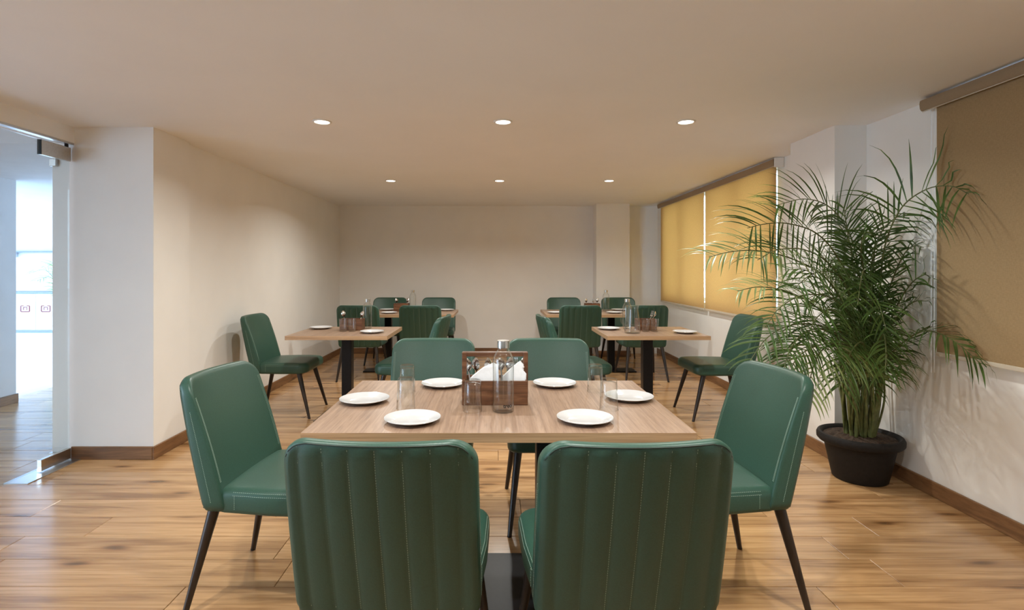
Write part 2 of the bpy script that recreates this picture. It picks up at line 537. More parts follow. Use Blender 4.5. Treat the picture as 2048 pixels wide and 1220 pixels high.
tr = struct(MB().bbox(XG - 0.022, XG + 0.022, YF, 3.69, 2.145, 2.16, 0.002, 1).build('trim_2', M['aluminium']), 'aluminium channel under the lintel over the door')

# ------------------------------------------------------------------ things outside, seen through the door
cab = thing('storage_counter', 'white storage counter with two panelled doors beyond the glass door', 'counter', (-9.75, 11.24, 0))
MB().box(-0.45, 1.35, -0.2, 0.2, 0.0, 0.80).build('body', M['outwall'], cab)
MB().bbox(-0.47, 1.37, -0.24, 0.2, 0.80, 0.835, 0.005, 1).build('worktop', M['slate'], cab)
MB().box(-0.46, 1.36, -0.235, 0.18, 0.0, 0.05).build('plinth', M['slate'], cab)
for k in range(2):
    dx = -0.02 + k * 0.42
    d_ = MB().bbox(dx, dx + 0.405, -0.216, -0.2, 0.06, 0.79, 0.004, 1).build('door', M['white'], cab)
    mb = MB()
    cx, cz = dx + 0.2, 0.49
    for s in (-1, 1):
        mb.box(cx + s * 0.09 - 0.012, cx + s * 0.09 + 0.012, -0.219, -0.216, cz - 0.06, cz + 0.06)
        mb.box(cx + s * 0.035 - 0.008, cx + s * 0.035 + 0.008, -0.219, -0.216, cz - 0.03, cz + 0.03)
    mb.box(cx - 0.085, cx + 0.085, -0.219, -0.216, cz - 0.072, cz - 0.05)
    mb.box(cx - 0.085, cx - 0.03, -0.219, -0.216, cz + 0.05, cz + 0.068)
    mb.box(cx + 0.03, cx + 0.085, -0.219, -0.216, cz + 0.05, cz + 0.068)
    mb.box(cx - 0.035, cx + 0.035, -0.219, -0.216, cz + 0.025, cz + 0.042)
    mb.build('red_emblem', M['redink'], d_)
sh = thing('wall_shelf', 'thin white ledge on the bright terrace wall', 'shelf', (-9.3, 11.45, 1.65))
MB().box(-1.2, 1.4, -0.16, 0.0, 0.0, 0.03).build('board', M['slate'], sh)
for s in (-0.8, 1.0):
    MB().box(s - 0.01, s + 0.01, -0.12, 0.0, -0.1, 0.0).build('bracket', M['aluminium'], sh)

# ------------------------------------------------------------------ chairs
CW = 0.245
Z0, Z1 = 0.385, 0.885
def sdf_rr(x, z, hx, z0, z1, rt, rb):
    """distance inside a rounded rectangle (positive inside)"""
    top = z > (z0 + z1) / 2
    r = rt if top else rb
    dx = hx - abs(x)
    dz = (z1 - z) if top else (z - z0)
    if dx < r and dz < r:
        return r - math.hypot(r - dx, r - dz)
    return min(dx, dz)
def back_curve(x, t):
    return (0.008 + 0.036 * t) * (x / CW) ** 2
def rib(x, t):
    if abs(x) > 0.232:
        return 0.0
    f = min(1.0, max(0.0, (0.985 - t) / 0.05)) * min(1.0, max(0.0, t / 0.04))
    return 0.0065 * abs(math.sin(PI * x / 0.0664)) ** 0.55 * f
def outer_y(x, z):
    t = (z - Z0) / (Z1 - Z0)
    return -0.215 - 0.140 * t + back_curve(x, t) - rib(x, t) - 0.006 * math.sin(PI * min(1, max(0, t)))
def inner_y(x, z):
    t = (z - Z0) / (Z1 - Z0)
    return -0.130 - 0.190 * t + back_curve(x, t) * 1.1 + 0.010 * math.sin(PI * min(1, max(0, t)))
RT, RB, RE = 0.068, 0.04, 0.013
def edge_off(D, rr):
    if D >= rr:
        return 0.0
    return rr - math.sqrt(max(0.0, rr * rr - (rr - D) ** 2))
def back_rows():
    zs = []
    for k in range(7):
        zs.append(Z0 + RB * (1 - math.cos(PI / 2 * k / 6)) )
    n = 16
    a, b = Z0 + RB, Z1 - RT
    for k in range(1, n):
        zs.append(a + (b - a) * k / n)
    for k in range(10):
        zs.append(Z1 - RT + RT * math.sin(PI / 2 * k / 9))
    return zs
def half_w(z, W, z0, z1, rt, rb):
    if z > z1 - rt:
        d = z - (z1 - rt)
        return W - rt + math.sqrt(max(0, rt * rt - d * d))
    if z < z0 + rb:
        d = (z0 + rb) - z
        return W - rb + math.sqrt(max(0, rb * rb - d * d))
    return W
def s_cols(n, edge=4):
    s = [-1 + 2 * k / n for k in range(n + 1)]
    extra = [1 - 0.008, 1 - 0.02, 1 - 0.035]
    s = sorted(set([round(v, 5) for v in s + extra + [-e for e in extra]]))
    return s
def shell(front, back, rows, cols, hw):
    """closed body from two height fields over an outline; front/back(x, z) -> point"""
    mb = MB()
    nr, nc = len(rows), len(cols)
    F, B = [], []
    for z in rows:
        h = hw(z)
        for s in cols:
            F.append(front(s * h, z))
            B.append(back(s * h, z))
    vs = F + B
    n0 = len(F)
    fs = []
    for i in range(nr - 1):
        for j in range(nc - 1):
            a, b, c, d = i * nc + j, i * nc + j + 1, (i + 1) * nc + j + 1, (i + 1) * nc + j
            fs.append((a, b, c, d))
            fs.append((n0 + d, n0 + c, n0 + b, n0 + a))
    for i in range(nr - 1):
        for j in (0, nc - 1):
            a, d = i * nc + j, (i + 1) * nc + j
            fs.append((a, d, n0 + d, n0 + a))
    for j in range(nc - 1):
        for i in (0, nr - 1):
            a, b = i * nc + j, i * nc + j + 1
            fs.append((a, b, n0 + b, n0 + a))
    mb.add(vs, fs)
    return mb
def dash_line(mb, fn, nrm, p0, p1, n, fill=0.6, w=0.0007, h=0.0006):
    """row of thread dashes following fn(u) -> point"""
    for k in range(n):
        u0 = (k + 0.5 - fill / 2) / n
        u1 = (k + 0.5 + fill / 2) / n
        a = Vector(fn(p0 + (p1 - p0) * u0))
        b = Vector(fn(p0 + (p1 - p0) * u1))
        t = (b - a).normalized()
        nn = Vector(nrm)
        sd = t.cross(nn).normalized() * w
        up = nn.normalized() * h
        mb.add([a - sd - up, a + sd - up, b + sd - up, b - sd - up, a - sd + up, a + sd + up, b + sd + up, b - sd + up],
               [(4, 5, 6, 7), (0, 4, 7, 3), (1, 2, 6, 5), (0, 1, 5, 4), (2, 3, 7, 6)])

def make_chair():
    t = thing('dining_chair', '', 'chair')
    rows = back_rows()
    cols = s_cols(66)
    D = lambda x, z: sdf_rr(x, z, CW, Z0, Z1, RT, RB)
    tap = lambda x, z: x * (1.0 - 0.012 * (z - Z0) / (Z1 - Z0))
    fo = lambda x, z: (tap(x, z), outer_y(x, z) + edge_off(D(x, z), RE), z)
    fi = lambda x, z: (tap(x, z), inner_y(x, z) - edge_off(D(x, z), RE), z)
    hw = lambda z: half_w(z, CW, Z0, Z1, RT, RB)
    bk = shell(fo, fi, rows, cols, hw).build('backrest', M['green'], t, 50)
    st = MB()
    for k in range(-3, 4):
        x = k * 0.0664
        dash_line(st, lambda z, x=x: (tap(x, z), outer_y(x, z) - 0.0006, z), (0, -1, 0.2), Z0 + 0.03, Z1 - 0.014, 66, 0.62)
    for s in (-1, 1):
        x = s * 0.2325
        dash_line(st, lambda z, x=x: (tap(x, z), outer_y(x, z) + edge_off(D(x, z), RE) - 0.0006, z), (s * 0.4, -1, 0), Z0 + 0.05, Z1 - 0.08, 56, 0.62)
        for e in (0.0155, 0.0215):
            x = s * (CW - e)
            dash_line(st, lambda z, x=x: (tap(x, z), inner_y(x, z) - edge_off(D(x, z), RE) + 0.0006, z), (s * 0.3, 1, 0), 0.50, Z1 - 0.07, 60, 0.62)
        x = s * (CW + 0.0006)
        dash_line(st, lambda z, x=x: (tap(x, z), (outer_y(s * CW, z) * 0.55 + inner_y(s * CW, z) * 0.45), z), (s, 0, 0), Z0 + 0.045, Z1 - 0.12, 56, 0.6)
    so = st.build('stitching', M['thread'], bk)
    so['kind'] = 'stuff'
    # dark piping along the top edge of the back
    pts = []
    for k in range(41):
        a = -1 + 2 * k / 40
        x = a * (CW - 0.012)
        z = Z1 - 0.006
        dxx = abs(x) - (CW - RT)
        if dxx > 0:
            z = Z1 - RT + math.sqrt(max(0, (RT - 0.008) ** 2 - dxx * dxx))
        pts.append((tap(x, z), outer_y(x, z) + edge_off(max(0, D(x, z)), RE) - 0.0005, z))
    MB().tube(pts, 0.0016, 6).build('piping', M['piping'], bk, True)
    # seat cushion
    SW, SY0, SY1, SZ0, SZ1 = 0.250, -0.165, 0.275, 0.385, 0.478
    srows = []
    for k in range(5):
        srows.append(SY0 + 0.03 * (1 - math.cos(PI / 2 * k / 4)))
    for k in range(1, 14):
        srows.append(SY0 + 0.03 + (SY1 - 0.07 - SY0 - 0.03) * k / 14)
    for k in range(9):
        srows.append(SY1 - 0.07 + 0.07 * math.sin(PI / 2 * k / 8))
    Ds = lambda x, y: sdf_rr(x, y, SW, SY0, SY1, 0.07, 0.03)
    crown = lambda x, y: 0.008 * math.cos(PI / 2 * x / SW) - 0.012 * ((y - SY0) / (SY1 - SY0)) ** 6 + 0.006 * (y - SY0) / (SY1 - SY0)
    wt = lambda x, y: x * (0.948 + 0.052 * min(1.0, max(0.0, (y + 0.13) / 0.16)))
    top = lambda x, y: (wt(x, y), y, SZ1 + crown(x, y) - edge_off(max(0, Ds(x, y)), 0.032))
    bot = lambda x, y: (wt(x, y), y, SZ0 + edge_off(max(0, Ds(x, y)), 0.022) + (0.012 * max(0, (y - 0.15) / 0.125) ** 2))
    seat = shell(top, bot, srows, s_cols(28), lambda y: half_w(y, SW, SY0, SY1, 0.07, 0.03)).build('seat', M['green'], t, 50)
    st = MB()
    for s in (-1, 1):
        for e in (0.007, 0.0015):
            x = s * (SW - e)
            dash_line(st, lambda y, x=x: (wt(x, y), y, top(x, y)[2] + 0.0004), (s * 0.7, 0, 0.7), -0.10, 0.20, 38, 0.62)
        x = s * (SW + 0.0004)
        dash_line(st, lambda z, x=x: (wt(x, -0.09) + s * 0.0004, -0.09, z), (s, 0, 0), SZ0 + 0.02, SZ1 - 0.02, 7, 0.62)
    so = st.build('stitching', M['thread'], seat)
    so['kind'] = 'stuff'
    # legs
    for sx in (-1, 1):
        for sy in (-1, 1):
            a = Vector((sx * 0.195, sy * 0.185 - (0.01 if sy < 0 else 0), 0.392))
            b = Vector((sx * 0.243, -0.285 if sy < 0 else 0.292, 0.0))
            d = (b - a)
            pts = [a + d * u for u in (0, 0.02, 0.33, 0.66, 0.985, 1.0)]
            lg = MB().tube(pts, [0.0215, 0.0215, 0.018, 0.0145, 0.011, 0.0105], 14).build('leg', M['leg'], t, True)
            MB().lathe([(0.0105, 0.0), (0.0112, 0.001), (0.0112, 0.005), (0.0105, 0.006)], 14, (b.x, b.y, 0)).build('glide', M['black'], lg)
    return t

chair0 = make_chair()
used = [False]
FACE = {'away': 0.0, 'here': PI, 'right': -PI / 2, 'left': PI / 2}
CH = [
    (-0.272, 1.628, 'away', -2.0, 'green leather chair with ribbed back nearest the viewer, left of the pair', 'chairs at the front table'),
    (0.340, 1.620, 'away', 2.5, 'green leather chair with ribbed back nearest the viewer, right of the pair', 'chairs at the front table'),
    (-0.853, 2.235, 'right', -5.0, 'green leather chair at the left end of the front table', 'chairs at the front table'),
    (0.880, 2.245, 'left', 5.0, 'green leather chair at the right end of the front table, before the palm', 'chairs at the front table'),
    (-0.355, 2.914, 'here', 0.0, 'green chair facing the viewer across the front table, left of the caddy', 'chairs at the front table'),
    (0.318, 2.914, 'here', 0.0, 'green chair facing the viewer across the front table, behind the glass bottle', 'chairs at the front table'),
    (-1.895, 4.930, 'right', 0.0, 'green chair by the left wall at the left two-seat table', 'chairs at the two-seat tables'),
    (-0.745, 4.86, 'left', -6.0, 'green chair on the aisle side of the left two-seat table', 'chairs at the two-seat tables'),
    (0.735, 4.86, 'right', 6.0, 'green chair on the aisle side of the right two-seat table', 'chairs at the two-seat tables'),
    (1.990, 4.845, 'left', 0.0, 'green chair under the window at the right two-seat table', 'chairs at the two-seat tables'),
    (-1.567, 6.49, 'away', 0.0, 'ribbed green chair at the far left table, behind the small bottle', 'chairs at the far tables'),
    (-0.850, 6.49, 'away', 0.0, 'ribbed green chair at the far left table, next to the aisle', 'chairs at the far tables'),
    (-1.505, 7.56, 'here', 0.0, 'dark green chair against the back wall at the far left table, outer one', 'chairs at the far tables'),
    (-0.800, 7.56, 'here', 0.0, 'dark green chair against the back wall at the far left table, aisle one', 'chairs at the far tables'),
    (0.995, 6.49, 'away', 0.0, 'ribbed green chair at the far right table, next to the aisle', 'chairs at the far tables'),
    (1.762, 6.49, 'away', 0.0, 'ribbed green chair at the far right table, behind the glass jug and tumblers', 'chairs at the far tables'),
    (1.010, 7.56, 'here', 0.0, 'dark green chair against the back wall at the far right table, aisle one', 'chairs at the far tables'),
    (1.800, 7.56, 'here', 0.0, 'dark green chair before the corner column at the far right table', 'chairs at the far tables'),
]
for x, y, f, dr_, lab, grp in CH:
    place(chair0, used, (x, y, 0), FACE[f] + R(dr_), lab, grp)

# ------------------------------------------------------------------ tables
TZ = 0.75
def table(cx, cy, w, d, twin, label, group, bdeep=0.12):
    t = thing('dining_table', label, 'table', (cx, cy, 0), 0, group)
    th = 0.033
    MB().box(-w / 2 + 0.0012, w / 2 - 0.0012, -d / 2 + 0.0012, d / 2 - 0.0012, TZ - th, TZ).build('tabletop', M['ttop'], t)
    e = 0.0012
    for x0, x1, y0, y1 in ((-w / 2, w / 2, -d / 2, -d / 2 + e), (-w / 2, w / 2, d / 2 - e, d / 2), (-w / 2, -w / 2 + e, -d / 2 + e, d / 2 - e), (w / 2 - e, w / 2, -d / 2 + e, d / 2 - e)):
        MB().box(x0, x1, y0, y1, TZ - th, TZ - 0.0003).build('edge_band', M['tedge'], t)
    xs = (-0.20, 0.20) if twin else (0.0,)
    bw, bd = (0.50, bdeep) if twin else (0.23, 0.23)
    MB().bbox(-bw, bw, -bd, bd, 0.0, 0.014, 0.003, 2).build('base_plate', M['black'], t)
    for x in xs:
        p = MB().bbox(x - 0.043, x + 0.043, -0.043, 0.043, 0.014, TZ - th - 0.006, 0.004, 2).build('post', M['black'], t)
        MB().bbox(x - 0.15, x + 0.15, -0.15, 0.15, TZ - th - 0.006, TZ - th, 0.002, 1).build('mounting_plate', M['black'], p)
        MB().bbox(x - 0.07, x + 0.07, -0.07, 0.07, 0.014, 0.022, 0.003, 2).build('foot_flange', M['black'], p)
    return t
FT = (0.016, 2.2375, 1.33, 0.853)
table(*FT, True, 'wood-topped dining table nearest the viewer, laid with six plates', 'long dining tables', 0.21)
table(-1.296, 4.785, 0.84, 0.715, False, 'small wood-topped table by the left wall, laid with two plates', 'two-seat tables')
table(1.354, 4.785, 0.85, 0.715, False, 'small wood-topped table by the window, with a glass jug on it', 'two-seat tables')
table(-1.15, 6.91, 1.33, 0.85, True, 'long wood-topped table at the back on the left', 'long dining tables')
table(1.295, 6.91, 1.33, 0.85, True, 'long wood-topped table at the back on the right', 'long dining tables')

# ------------------------------------------------------------------ plates
pm = MB().lathe([(0.0001, 0.0035), (0.058, 0.0035), (0.066, 0.006), (0.072, 0.0095), (0.098, 0.0165), (0.1012, 0.0178), (0.1018, 0.0168), (0.0995, 0.0145), (0.074, 0.0065), (0.062, 0.0), (0.056, 0.0), (0.054, 0.0018), (0.0001, 0.0018)], 48).mesh('plate', M['plate'], 50)
PL_ = [
    (-0.294, 1.950, 'white plate at the front edge of the nearest table, left one'),
    (0.329, 1.955, 'white plate at the front edge of the nearest table, right one'),
    (-0.537, 2.240, 'white plate at the left end of the nearest table'),
    (0.571, 2.285, 'white plate at the right end of the nearest table'),
    (-0.240, 2.545, 'white plate on the far side of the nearest table, left of the caddy'),
    (0.286, 2.550, 'white plate on the far side of the nearest table, right of the caddy'),
    (-1.595, 4.98, 'white plate at the wall side of the left two-seat table'),
    (-1.053, 4.66, 'white plate at the aisle side of the left two-seat table'),
    (1.045, 4.92, 'white plate at the aisle side of the right two-seat table'),
    (1.640, 4.64, 'white plate at the window side of the right two-seat table'),
    (-1.30, 6.70, 'white plate at the near edge of the far left table, mostly behind a chair'),
    (-1.42, 7.20, 'white plate on the far left table behind its caddy'),
    (-0.63, 7.15, 'white plate on the aisle end of the far left table'),
    (0.765, 6.73, 'white plate on the aisle end of the far right table'),
    (1.50, 6.73, 'white plate at the near edge of the far right table'),
    (1.66, 7.18, 'white plate on the far side of the far right table, behind the bottle'),
]
for x, y, lab in PL_:
    tag(link('dinner_plate', pm, None, (x, y, TZ)), lab, 'plate', 'white plates laid on the tables')

# ------------------------------------------------------------------ tumblers
def tumbler_mesh(name, r_base, r_rim, h, inverted):
    w = 0.0022
    outer = [(r_base * 0.9, 0.0), (r_base, 0.004), (r_base + (r_rim - r_base) * 0.5, h * 0.5), (r_rim, h)]
    inner = [(r_rim - w, h), (r_base + (r_rim - r_base) * 0.5 - w, h * 0.5), (r_base - w, 0.016), (r_base * 0.6, 0.0125), (0.0001, 0.012)]
    prof = [(0.0001, 0.0)] + outer + [(r_rim - w / 2, h + 0.001)] + inner
    if inverted:
        prof = [(r, h + 0.001 - z) for r, z in prof]
    return MB().lathe(prof, 40).mesh(name, M['glass'], 45)
g_inv = tumbler_mesh('drinking_glass', 0.031, 0.0365, 0.121, True)
g_up = tumbler_mesh('drinking_glass', 0.030, 0.0345, 0.112, False)
GL = [
    (g_inv, -0.348, 2.130, 'upturned drinking glass on the left of the nearest table, front one'),
    (g_inv, -0.388, 2.415, 'upturned drinking glass on the left of the nearest table, rear one'),
    (g_inv, -0.082, 2.090, 'upturned drinking glass before the wooden caddy on the nearest table'),
    (g_inv, 0.450, 2.115, 'upturned drinking glass on the right of the nearest table, front one'),
    (g_inv, 0.455, 2.425, 'upturned drinking glass on the right of the nearest table, rear one'),
    (g_up, -1.330, 4.76, 'upright glass before the caddy on the left two-seat table, left one'),
    (g_up, -1.250, 4.755, 'upright glass before the caddy on the left two-seat table, right one'),
    (g_up, 1.335, 4.755, 'upright glass beside the jug on the right two-seat table'),
    (g_up, 1.412, 4.750, 'upright glass on the right two-seat table, under the spoons'),
]
for me, x, y, lab in GL:
    tag(link('drinking_glass', me, None, (x, y, TZ)), lab, 'glass', 'drinking glasses on the tables')

# ------------------------------------------------------------------ bottles
def make_bottle():
    t = thing('water_bottle', '', 'bottle')
    r = 0.041
    out = [(0.0001, 0.0), (r - 0.006, 0.0), (r - 0.001, 0.003), (r, 0.008), (r, 0.195), (r - 0.002, 0.207), (r - 0.007, 0.219), (0.0265, 0.232), (0.0215, 0.240), (0.0205, 0.246), (0.0205, 0.252)]
    w = 0.0022
    inn = [(0.0183, 0.252), (0.0183, 0.246), (0.0195, 0.239), (0.0245, 0.2305), (r - 0.009, 0.217), (r - w - 0.002, 0.206), (r - w, 0.195), (r - w, 0.012), (r - 0.008, 0.007), (0.0001, 0.006)]
    body = MB().lathe(out + inn, 48).build('body', M['glass'], t, 45)
    cap = MB().lathe([(0.0001, 0.2745), (0.0225, 0.2745), (0.0238, 0.273), (0.0240, 0.262), (0.0240, 0.247), (0.0232, 0.2462), (0.0215, 0.2465)], 40).build('cap', M['steel'], t, 35)
    # printed word near the foot
    cu = bpy.data.curves.new('print', 'FONT')
    cu.body = 'treo'
    cu.size = 0.0205
    cu.align_x = 'CENTER'
    cu.offset = 0.0005
    tmp = bpy.data.objects.new('print', cu)
    COL.objects.link(tmp)
    dg = bpy.context.evaluated_depsgraph_get()
    me = bpy.data.meshes.new_from_object(tmp.evaluated_get(dg))
    bpy.data.objects.remove(tmp)
    for v in me.vertices:
        a = -PI / 2 + 0.42 + v.co.x / r
        v.co = ((r + 0.0004) * math.cos(a), (r + 0.0004) * math.sin(a), 0.024 + v.co.y)
    me.materials.clear()
    me.materials.append(M['ink'])
    link('printed_word', me, body)
    return t
bot0 = make_bottle()
ub = [False]
for x, y, rz, lab in [
    (0.036, 2.085, 0.0, 'tall clear glass bottle with steel cap on the nearest table'),
    (-1.172, 5.00, 0.4, 'clear glass bottle with steel cap on the left two-seat table'),
    (1.228, 4.98, 0.3, 'clear glass bottle with steel cap behind the jug by the window'),
    (-1.060, 7.05, 0.9, 'clear glass bottle on the far left table'),
    (1.462, 7.05, 0.5, 'clear glass bottle on the far right table'),
]:
    place(bot0, ub, (x, y, TZ), rz, lab, 'glass water bottles on the tables')

# ------------------------------------------------------------------ glass jug
jug = thing('glass_jug', 'clear conical glass jug on the right two-seat table', 'jug', (1.185, 4.62, TZ))
MB().lathe([(0.0001, 0.0), (0.055, 0.0), (0.064, 0.004), (0.067, 0.014), (0.063, 0.07), (0.053, 0.16), (0.047, 0.205), (0.049, 0.228), (0.053, 0.238), (0.051, 0.239), (0.0465, 0.228), (0.0445, 0.205), (0.0505, 0.16), (0.0605, 0.07), (0.064, 0.016), (0.058, 0.010), (0.0001, 0.009)], 40).build('body', M['glass'], jug, 45)
MB().tube([(-0.045, 0.0, 0.215), (-0.075, 0.0, 0.222), (-0.098, 0, 0.20), (-0.103, 0, 0.15), (-0.092, 0, 0.09), (-0.063, 0, 0.065)], [0.006, 0.007, 0.007, 0.007, 0.006, 0.005], 10).build('handle', M['glass'], jug, True)
MB().lathe([(0.054, 0.062), (0.0645, 0.064), (0.064, 0.068), (0.054, 0.066)], 40).build('foot_ring', M['glass'], jug, 45)

# ------------------------------------------------------------------ caddies, napkins, spoons
def caddy(cx, cy, rz, label, w=0.265, d=0.135, h=0.098, handle=True):
    t = thing('table_caddy', label, 'caddy', (cx, cy, TZ), rz, 'wooden cutlery caddies on the tables')
    k = 0.009
    for y in (-d / 2, d / 2 - k):
        MB().bbox(-w / 2, w / 2, y, y + k, 0.0, h, 0.0015, 1).build('long_panel', M['caddy'], t)
    for x in (-w / 2, w / 2 - k):
        MB().bbox(x, x + k, -d / 2 + k, d / 2 - k, 0.0, h, 0.0015, 1).build('end_panel', M['caddy'], t)
        if handle:
            MB().bbox(x + (-0.004 if x < 0 else -0.006), x + k + (0.006 if x < 0 else 0.004), -0.016, 0.016, h * 0.2, 0.205, 0.002, 1).build('handle_post', M['caddy'], t)
    MB().box(-w / 2 + k, w / 2 - k, -d / 2 + k, d / 2 - k, 0.002, 0.009).build('bottom_panel', M['caddy'], t)
    MB().box(-k / 2 + 0.02, k / 2 + 0.02, -d / 2 + k, d / 2 - k, 0.009, h - 0.01).build('divider', M['caddy'], t)
    if handle:
        MB().bbox(-w / 2 - 0.004, w / 2 + 0.004, -0.011, 0.011, 0.187, 0.207, 0.004, 2).build('handle_bar', M['caddy'], t)
    return t
CA = (0.004, 2.245)
caddy(CA[0], CA[1], 0.0, 'wooden caddy with handle and napkins in the middle of the nearest table')
caddy(-1.285, 4.90, 0.0, 'small wooden caddy of spoons on the left two-seat table', 0.20, 0.12, 0.10, False)
caddy(1.375, 4.90, 0.0, 'small wooden caddy of cutlery by the jug on the right two-seat table', 0.17, 0.12, 0.10, False)
caddy(-1.20, 7.02, 0.0, 'wooden caddy of spoons on the far left table', 0.19, 0.12, 0.105, False)
caddy(1.275, 7.02, 0.0, 'wooden caddy of spoons on the far right table', 0.19, 0.12, 0.105, False)

def napkin(cx, cy, pts, thick, label):
    """fan of folded paper sheets leaning in the caddy, one top-level stack"""
    t = thing('napkin_stack', label, 'napkins', (cx, cy, TZ), 0, 'paper napkins in the caddy')
    n = 7
    for k in range(n):
        y0 = -thick / 2 + thick * k / n
        sx = 0.004 * math.sin(k * 2.1)
        sz = 0.004 * math.cos(k * 1.7)
        mb = MB()
        q = [(x + sx, z + sz) for x, z in pts]
        m_ = len(q)
        e = thick / n * 0.8
        vs = [(x, y0 + 0.002 * math.sin(5 * x * 20 + k), z) for x, z in q] + [(x, y0 + e + 0.002 * math.sin(5 * x * 20 + k), z) for x, z in q]
        fs = [tuple(range(m_)), tuple(range(m_, 2 * m_))[::-1]] + [(i, (i + 1) % m_, m_ + (i + 1) % m_, m_ + i) for i in range(m_)]
        mb.add(vs, fs)
        mb.build('sheet', M['napkin'], t)
    return t
napkin(-0.035, 2.222, [(-0.055, 0.012), (0.048, 0.012), (0.052, 0.10), (0.048, 0.150), (0.03, 0.160), (-0.012, 0.142), (-0.05, 0.112), (-0.062, 0.098)], 0.045, 'white folded paper napkins in the left half of the near caddy')
napkin(0.083, 2.225, [(-0.04, 0.012), (0.04, 0.012), (0.045, 0.10), (0.046, 0.122), (0.030, 0.140), (0.038, 0.150), (0.022, 0.168), (-0.01, 0.142), (-0.045, 0.108)], 0.045, 'white crumpled paper napkins in the right half of the near caddy')

def spoon_mesh(fork=False):
    mb = MB()
    L = 0.165
    sec = []
    N = 18
    for k in range(N + 1):
        u = k / N
        z = u * L
        if u < 0.68:
            w = 0.0045 - 0.0018 * (u / 0.68) + (0.003 * (1 - u / 0.12) if u < 0.12 else 0)
            y = 0.0
        else:
            s = (u - 0.68) / 0.32
            w = 0.0027 + 0.0165 * math.sin(PI * min(1, s * 0.97) ** 0.8) ** 0.75
            y = -0.006 * math.sin(PI * s) + 0.003 * s
        sec.append((w, y, z))
    vs, fs = [], []
    for w, y, z in sec:
        for a in (-1, -0.5, 0, 0.5, 1):
            vs.append((a * w, y + (0.35 * w * (a * a - 1) * (1 if z > L * 0.68 else 0)) , z))
    nv = len(vs)
    vs += [(x, y - 0.0012, z) for x, y, z in vs]
    for i in range(N):
        for j in range(4):
            a, b, c, d = i * 5 + j, i * 5 + j + 1, (i + 1) * 5 + j + 1, (i + 1) * 5 + j
            fs += [(a, b, c, d), (nv + d, nv + c, nv + b, nv + a)]
        for j in (0, 4):
            a, d = i * 5 + j, (i + 1) * 5 + j
            fs.append((a, d, nv + d, nv + a))
    mb.add(vs, fs)
    return mb.mesh('spoon', M['chrome'], 50)
def fork_mesh():
    mb = MB()
    L = 0.168
    mb.tube([(0, 0, 0), (0, 0, 0.06), (0, 0, 0.11)], [0.0045, 0.0032, 0.0026], 8)
    mb.bbox(-0.0105, 0.0105, -0.001, 0.001, 0.11, 0.128, 0.0008, 1)
    for k in range(4):
        x = -0.009 + 0.006 * k
        mb.tube([(x, 0, 0.127), (x, -0.003, 0.148), (x, 0, L)], [0.0016, 0.0015, 0.0008], 6)
    return mb.mesh('fork', M['chrome'], 50)
sp, fk = spoon_mesh(), fork_mesh()
def cutlery(me, name, x, y, z, tilt, dirz, spin, label, cat, group='cutlery standing in the caddies'):
    o = link(name, me, None, (x, y, z))
    o.rotation_euler = (Matrix.Rotation(dirz, 3, 'Z') @ Matrix.Rotation(tilt, 3, 'Y') @ Matrix.Rotation(spin, 3, 'Z')).to_euler()
    return tag(o, label, cat, group)
Zc = TZ + 0.010
cutlery(sp, 'spoon', CA[0] - 0.095, 2.28, Zc, R(-9), 0.3, 0.3, 'steel spoon leaning at the left end of the near caddy', 'spoon')
cutlery(sp, 'spoon', CA[0] - 0.070, 2.285, Zc, R(-4), 0.0, -0.5, 'steel spoon behind the left napkins in the near caddy', 'spoon')
cutlery(sp, 'spoon', CA[0] - 0.050, 2.29, Zc, R(8), 0.2, 0.4, 'steel spoon tilted over the left napkins in the near caddy', 'spoon')
cutlery(sp, 'spoon', CA[0] + 0.036, 2.29, Zc, R(-5), 0.1, 0.2, 'steel spoon seen through the bottle, left one in the near caddy', 'spoon')
cutlery(sp, 'spoon', CA[0] + 0.048, 2.285, Zc, R(7), 0.0, -0.3, 'steel spoon seen through the bottle, right one in the near caddy', 'spoon')
cutlery(sp, 'spoon', CA[0] + 0.095, 2.285, Zc, R(10), 0.0, 0.5, 'steel spoon leaning at the right end of the near caddy', 'spoon')
cutlery(fk, 'fork', CA[0] + 0.075, 2.29, Zc, R(4), 0.1, 0.0, 'steel fork behind the right napkins in the near caddy', 'fork')
cutlery(sp, 'spoon', -1.345, 4.90, Zc, R(-9), 0.0, 0.3, 'steel spoon leaning left in the caddy on the left two-seat table', 'spoon')
cutlery(sp, 'spoon', -1.235, 4.90, Zc, R(17), 0.0, -0.3, 'steel spoon leaning right in the caddy on the left two-seat table', 'spoon')
cutlery(fk, 'fork', 1.395, 4.90, Zc, R(16), 0.0, 0.0, 'steel fork in the caddy beside the jug', 'fork')
cutlery(sp, 'spoon', 1.412, 4.91, Zc, R(20), 0.0, 0.9, 'steel spoon in the caddy beside the jug', 'spoon')
cutlery(sp, 'spoon', -1.245, 7.02, Zc, R(-10), 0.0, 0.4, 'steel spoon leaning left in the far left caddy', 'spoon')
cutlery(sp, 'spoon', -1.145, 7.02, Zc, R(10), 0.0, -0.4, 'steel spoon leaning right in the far left caddy', 'spoon')
cutlery(sp, 'spoon', 1.225, 7.02, Zc, R(-13), 0.0, 0.4, 'steel spoon leaning left in the far right caddy', 'spoon')
cutlery(fk, 'fork', 1.262, 7.02, Zc, R(12), 0.0, 0.1, 'steel fork in the middle of the far right caddy', 'fork')
cutlery(sp, 'spoon', 1.325, 7.02, Zc, R(8), 0.0, -0.4, 'steel spoon leaning right in the far right caddy', 'spoon')

